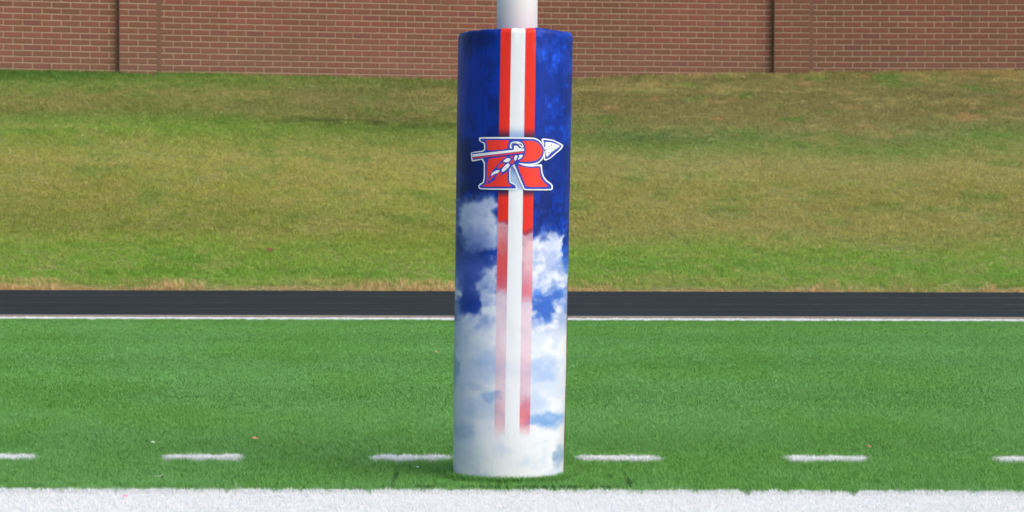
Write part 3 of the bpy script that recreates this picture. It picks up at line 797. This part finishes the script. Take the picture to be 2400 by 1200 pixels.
rr = ramp(nt, [(0.3, (0.93, 0.93, 0.93)), (0.7, (1.05, 1.05, 1.05))]); nt.links.new(n1.outputs[0], rr.inputs[0])
c = mixc(nt, 1.0, ca.outputs[0], rr.outputs[0], 'MULTIPLY')
c = mixc(nt, 0.12, c, (0.5, 0.5, 0.5)) if False else c
nt.links.new(c, b.inputs['Base Color']); b.inputs['Roughness'].default_value = 0.42
b.inputs['Specular IOR Level'].default_value = 0.18
n2 = nd(nt, 'ShaderNodeTexNoise', Scale=9.0, Detail=3.0); nt.links.new(g.outputs['Position'], n2.inputs['Vector'])
bp = nd(nt, 'ShaderNodeBump', Strength=0.35, Distance=0.01); nt.links.new(n2.outputs[0], bp.inputs['Height']); nt.links.new(bp.outputs[0], b.inputs['Normal'])
M_vinyl = m
me = bpy.data.meshes.new('post_pad'); me.from_pydata(verts.tolist(), [], faces.tolist())
me.polygons.foreach_set('use_smooth', [True] * len(me.polygons))
a = me.color_attributes.new('print', 'FLOAT_COLOR', 'POINT')
c4 = np.ones((len(verts), 4), np.float32); c4[:, :3] = cols; a.data.foreach_set('color', c4.ravel())
me.materials.append(M_vinyl); me.update()
pad = bpy.data.objects.new('post_pad', me); link(pad)
tag(pad, 'tall round goal post pad printed with clouds on blue and a red letter R', 'post pad')

# emblem: polygons in the coordinates of an enlarged crop (7.5x, origin 1090,300), wrapped round the pad
def flat_mat(name, rgb, rough=0.34):
    m, nt, b = new_mat(name)
    g = nt.nodes.new('ShaderNodeNewGeometry'); n1 = nd(nt, 'ShaderNodeTexNoise', Scale=14.0, Detail=3.0); nt.links.new(g.outputs['Position'], n1.inputs['Vector'])
    base = lin(rgb) * 0.80; r_ = ramp(nt, [(0.3, base * 0.9), (0.7, np.minimum(base * 1.08, 0.95))]); nt.links.new(n1.outputs[0], r_.inputs[0])
    nt.links.new(r_.outputs[0], b.inputs['Base Color']); b.inputs['Roughness'].default_value = rough
    return m
I_W, I_B, I_R, I_P, I_D = flat_mat('print_white', (242, 246, 250)), flat_mat('print_blue', (26, 64, 190)), flat_mat('print_red', (246, 52, 38)), flat_mat('print_crimson', (222, 58, 84)), flat_mat('print_dark', (40, 52, 90))
def wrap(px_, py_, lift):
    u = (px_ - centre_px(py_)) / half_px(py_)
    phi = math.asin(max(-1, min(1, u)))
    z = CAM_H + (HOR - py_) / F * (PAD_D - 0.229)
    rad = half_px(py_) / F * PAD_D + 0.0034 + lift
    cx_ = (centre_px(py_) + ROLL * (py_ - CY) - CX) / F * PAD_D
    return (cx_ + rad * math.sin(phi), PAD_D - rad * math.cos(phi), z)
def smooth_poly(P, it=1):
    for _ in range(it):
        Q = []
        for i in range(len(P)):
            a, b = P[i], P[(i + 1) % len(P)]
            Q.append((a[0] * .80 + b[0] * .20, a[1] * .80 + b[1] * .20)); Q.append((a[0] * .20 + b[0] * .80, a[1] * .20 + b[1] * .80))
        P = Q
    return P
def decal(name, polys, mat, lift, parent, sm=1):
    bm = bmesh.new()
    for P in polys:
        P = smooth_poly(P, sm) if sm else P
        tri = tessellate_polygon([[Vector((x, y, 0)) for x, y in P]])
        vv = [bm.verts.new((x, y, 0)) for x, y in P]
        for t in tri:
            try: bm.faces.new([vv[q] for q in t])
            except ValueError: pass
    for x in range(60, 1760, 40):
        bmesh.ops.bisect_plane(bm, geom=bm.verts[:] + bm.edges[:] + bm.faces[:], dist=1e-4, plane_co=(x + .37, 0, 0), plane_no=(1, 0, 0))
    for v in bm.verts: v.co = wrap(1090 + v.co.x / 7.5, 300 + v.co.y / 7.5, lift)
    bmesh.ops.recalc_face_normals(bm, faces=bm.faces[:])
    for f in bm.faces:
        if f.normal.y > 0: f.normal_flip()
    o = bm_obj(name, bm, mat, parent, True)
    return o
R_OUT = [(285,158),(600,160),(900,160),(1180,166),(1240,180),(1290,210),(1330,250),(1350,290),(1368,310),(1385,350),(1388,420),(1372,500),(1335,560),(1290,605),(1240,634),(1180,650),(1250,640),(1325,632),(1334,650),(1336,720),(1350,800),(1380,870),(1430,925),(1500,975),(1520,1010),(1520,1060),(1500,1092),(1040,1093),(1015,1070),(985,1000),(848,662),(810,690),(800,720),(798,940),(850,965),(905,1010),(915,1045),(900,1080),(870,1087),(300,1080),(258,1060),(252,1020),(270,985),(345,940),(348,548),(160,585),(135,570),(122,440),(140,418),(352,395),(352,290),(335,265),(275,232),(262,200),(266,170)]
R_BLU = [(305,186),(600,187),(1180,190),(1235,203),(1280,230),(1320,270),(1345,310),(1364,350),(1364,430),(1350,490),(1318,545),(1278,585),(1230,608),(1150,625),(1050,625),(945,612),(935,620),(965,640),(1050,668),(1150,680),(1308,662),(1314,720),(1327,800),(1357,880),(1402,935),(1480,990),(1496,1012),(1496,1055),(1488,1068),(1048,1070),(1035,1056),(872,640),(850,630),(800,670),(780,705),(777,955),(840,985),(885,1015),(893,1040),(885,1055),(866,1062),(300,1058),(280,1045),(275,1022),(290,1000),(368,952),(371,526),(172,560),(155,550),(142,447),(155,434),(373,412),(376,280),(355,250),(300,230),(288,212),(290,193)]
HEAD_OUT = [(1322,200),(1345,178),(1400,180),(1540,200),(1580,225),(1640,248),(1692,278),(1702,300),(1690,332),(1640,388),(1565,452),(1500,512),(1450,545),(1395,570),(1370,560),(1364,520),(1380,450),(1365,330),(1358,290),(1335,240)]
emb = decal('emblem', [R_OUT, HEAD_OUT], I_W, 0.0, pad); emb['label'] = 'white outlined letter R crossed by a feathered spear'
decal('letter_border', [R_BLU], I_B, 0.0005, emb)
fills = [[(368,213),(798,213),(772,240),(757,275),(755,370),(405,402),(403,275),(393,245)],
         [(405,545),(560,522),(742,496),(752,520),(750,955),(795,1000),(830,1030),(320,1030),(335,1008),(400,985)],
         [(985,225),(1170,225),(1230,240),(1285,280),(1325,330),(1339,390),(1330,450),(1300,510),(1250,558),(1180,582),(1080,592),(945,590),(1005,545),(1042,470),(1058,400),(1053,330),(1028,265)],
         [(912,650),(1000,677),(1100,700),(1200,702),(1284,692),(1288,750),(1300,830),(1330,910),(1380,965),(1460,1030),(1065,1035),(1030,950),(985,830)]]
decal('letter_fill', fills, I_R, 0.0010, emb)
shaft = decal('spear_shaft', [[(155,458),(600,410),(856,384),(858,312),(918,312),(945,352),(1030,362),(1032,400),(600,455),(157,505)]], I_W, 0.0015, emb, 0)
decal('shaft_stripe', [[(160,512),(600,462),(1028,408),(1020,436),(600,488),(165,536)]], I_P, 0.0018, shaft, 0) if False else decal('shaft_stripe', [[(160,512),(600,462),(1028,408),(1020,436),(600,488),(165,536)]], I_P, 0.0015, emb, 0)
decal('spear_binding', [[(790,360),(790,290),(812,255),(860,236),(930,236),(985,258),(1016,298),(1024,336),(1000,346),(962,330),(932,276),(870,272),(836,280),(824,300),(822,360)]], I_W, 0.0015, emb)
decal('binding_line', [[(812,330),(812,285),(840,262),(900,256),(900,264),(845,271),(821,290),(820,330)], [(950,268),(985,285),(1003,312),(985,312),(958,290)]], I_D, 0.0020, emb, 0)
decal('feather_border', [[(765,486),(880,470),(1015,455),(1020,480),(985,560),(925,580),(880,600),(850,645),(805,690),(745,768),(655,830),(565,885),(445,975),(405,990),(425,900),(468,800),(500,745),(560,675),(620,605),(695,535)]], I_B, 0.0015, emb)
for P in ([(745,522),(808,542),(772,602),(690,600),(678,580)], [(770,620),(792,650),(770,692),(690,768),(655,768),(648,735),(700,668),(740,630)], [(560,742),(628,738),(590,792),(520,812),(468,852),(488,790)],
          [(880,482),(912,478),(920,510),(886,578),(866,572),(862,520)], [(938,474),(1012,466),(992,520),(930,558),(922,550),(948,510)]):
    decal('feather', [P], I_W, 0.0020, emb)
for P in ([(792,500),(856,480),(832,520),(806,536)], [(852,540),(858,600),(820,642),(785,612),(828,560)], [(650,612),(712,617),(652,700),(570,717),(598,660)],
          [(640,765),(662,802),(600,862),(525,892),(560,850),(600,790)], [(560,820),(520,852),(470,900),(432,958),(438,910),(478,850)]):
    fr = decal('feather', [P], I_R, 0.0020, emb); fr['label'] = 'red feather piece'
ah = decal('arrowhead_border', [[(1350,205),(1400,203),(1530,222),(1600,255),(1680,300),(1622,372),(1545,440),(1480,505),(1400,547),(1386,535),(1392,470),(1372,400),(1366,330),(1376,260)]], I_B, 0.0005, emb)
ahw = decal('arrowhead', [[(1384,238),(1500,245),(1656,300),(1560,372),(1480,432),(1410,512),(1400,445),(1378,402),(1412,386),(1374,374),(1368,338),(1394,315)]], I_W, 0.0010, emb)
def sliver(x0, y0, x1, y1, w):
    d = Vector((x1 - x0, y1 - y0)).normalized(); n = Vector((-d.y, d.x)) * w / 2
    return [(x0 - n.x, y0 - n.y), ((x0 + x1) / 2 - n.x * 1.6, (y0 + y1) / 2 - n.y * 1.6), (x1, y1), ((x0 + x1) / 2 + n.x * .4, (y0 + y1) / 2 + n.y * .4), (x0 + n.x, y0 + n.y)]
decal('arrowhead_nick', [sliver(1434, 312, 1470, 328, 9), sliver(1476, 284, 1502, 312, 10), sliver(1535, 292, 1556, 312, 9), sliver(1438, 440, 1468, 410, 9), sliver(1494, 405, 1518, 382, 9), sliver(1548, 370, 1566, 358, 8), sliver(1385, 378, 1640, 318, 5)], I_D, 0.0015, emb, 0)

# ------------------------------------------------------------------ small litter
def leaf(loc, size, rgb, rot, label, name='fallen_leaf', cat='leaf', grp=None):
    m, nt, b = new_mat('dry_' + name)
    n1 = nd(nt, 'ShaderNodeTexNoise', Scale=60.0); g = nt.nodes.new('ShaderNodeNewGeometry'); nt.links.new(g.outputs['Position'], n1.inputs['Vector'])
    r_ = ramp(nt, [(0.3, lin(rgb) * 0.8), (0.7, lin(rgb) * 1.15)]); nt.links.new(n1.outputs[0], r_.inputs[0]); nt.links.new(r_.outputs[0], b.inputs['Base Color']); b.inputs['Roughness'].default_value = 0.7
    prof = [(0, 0), (.12, .16), (.22, .14), (.30, .34), (.45, .26), (.58, .38), (.70, .18), (.85, .12), (1, 0)]
    v = [(t - .5, w, 0.10 + 0.5 * w * w + 0.25 * (t - .5) ** 2) for t, w in prof] + [(t - .5, -w, 0.10 + 0.9 * w * w + 0.25 * (t - .5) ** 2) for t, w in prof[-2:0:-1]]
    mid_ = [(t - .5, 0, 0.02 + 0.25 * (t - .5) ** 2) for t, w in prof[1:-1]]
    n = len(prof); V2 = v + mid_; f = []
    top = list(range(n)); bot = [0] + list(range(len(v) - 1, n - 1, -1)) + [n - 1]; md = [0] + [len(v) + k for k in range(n - 2)] + [n - 1]
    for k in range(n - 1):
        for side in (top, bot):
            q = [side[k], side[k + 1], md[k + 1], md[k]]
            q = list(dict.fromkeys(q))
            if len(q) > 2: f.append(q)
    o = mesh_obj(name, [(x * size, y * size, z * size) for x, y, z in V2], f, m, None, False)
    so = o.modifiers.new('thickness', 'SOLIDIFY'); so.thickness = 0.0012
    o.location = loc; o.rotation_euler = rot
    tag(o, label, cat, grp); return o
def gpt(px_, py_):   # point of the turf's fibre tips at a photograph pixel
    yy = py_ - ROLL * (px_ - CX); D = CAM_H * F / (yy - HOR); return ((px_ - CX) / F * D, D, -0.004)
leaf(gpt(598, 1027), 0.034, (176, 138, 92), (0.5, 0.1, 0.2), 'small tan dry leaf lying on the turf left of the pad, above the dashes')
leaf(gpt(1022, 825), 0.045, (176, 152, 106), (0.6, 0.2, 1.0), 'pale brown dry leaf on the far turf, close to the left edge of the pad')
leaf(gpt(702, 1034), 0.022, (150, 130, 80), (0.3, 0.1, 2.0), 'tiny olive brown leaf scrap on the turf, right of the tan leaf')
leaf(gpt(2040, 1046), 0.030, (150, 112, 78), (0.5, 0.1, 0.6), 'faded brown leaf on the turf behind the right dashes')
for px_, py_ in [(632, 590)]:
    # the bank: march to where the view line meets it
    D = 31.5
    while True:
        q = at(px_, py_, D)
        if q.z <= float(hill_z(np.array([q.x]), np.array([q.y]))[0]) + 0.05 or D > 43: break
        D += 0.02
    leaf((q.x, q.y - 0.03, q.z + 0.02), 0.12, (104, 66, 32), (0.8, 0.1, 0.4), 'rust brown leaf caught in the grass of the bank left of the pad')
# pink paper scrap on the broad line, torn white thread on the turf, white crumbs
leaf(gpt(292, 1162), 0.020, (236, 130, 165), (0.5, 0.2, 0.9), 'small pink scrap of paper lying on the broad white line', 'paper_scrap', 'paper scrap')
leaf(gpt(359, 1036), 0.022, (190, 210, 190), (0.3, 0.1, 0.1), 'tiny pale paper scrap on the turf above the second dash', 'paper_scrap', 'paper scrap')
leaf(gpt(979, 1094), 0.014, (190, 205, 195), (0.3, 0.1, 0.1), 'tiny pale paper crumb on the turf just left of the pad base', 'paper_scrap', 'paper scrap')
def thread(px_, py_, pts, label):
    x0, y0, z0 = gpt(px_, py_)
    cu = bpy.data.curves.new('white_thread', 'CURVE'); cu.dimensions = '3D'; cu.bevel_depth = 0.0008
    s = cu.splines.new('BEZIER'); s.bezier_points.add(len(pts) - 1)
    for bpnt, p in zip(s.bezier_points, pts):
        bpnt.co = p; bpnt.handle_left_type = bpnt.handle_right_type = 'AUTO'
    m, nt, b = new_mat('thread'); b.inputs['Base Color'].default_value = (.6, .68, .58, 1); cu.materials.append(m)
    o = bpy.data.objects.new('thread', cu); link(o); o.location = (x0, y0, z0 + 0.004); tag(o, label, 'thread')
thread(366, 1117, [(-.018, 0, 0), (0, -.01, .002), (.016, 0, .001), (.024, .03, .006)], 'thin loose white thread curled on the turf below the second dash')
thread(552, 1142, [(0, 0, 0), (.002, 0, .010), (-.001, .005, .018)], 'short white thread standing up at the back edge of the broad line')
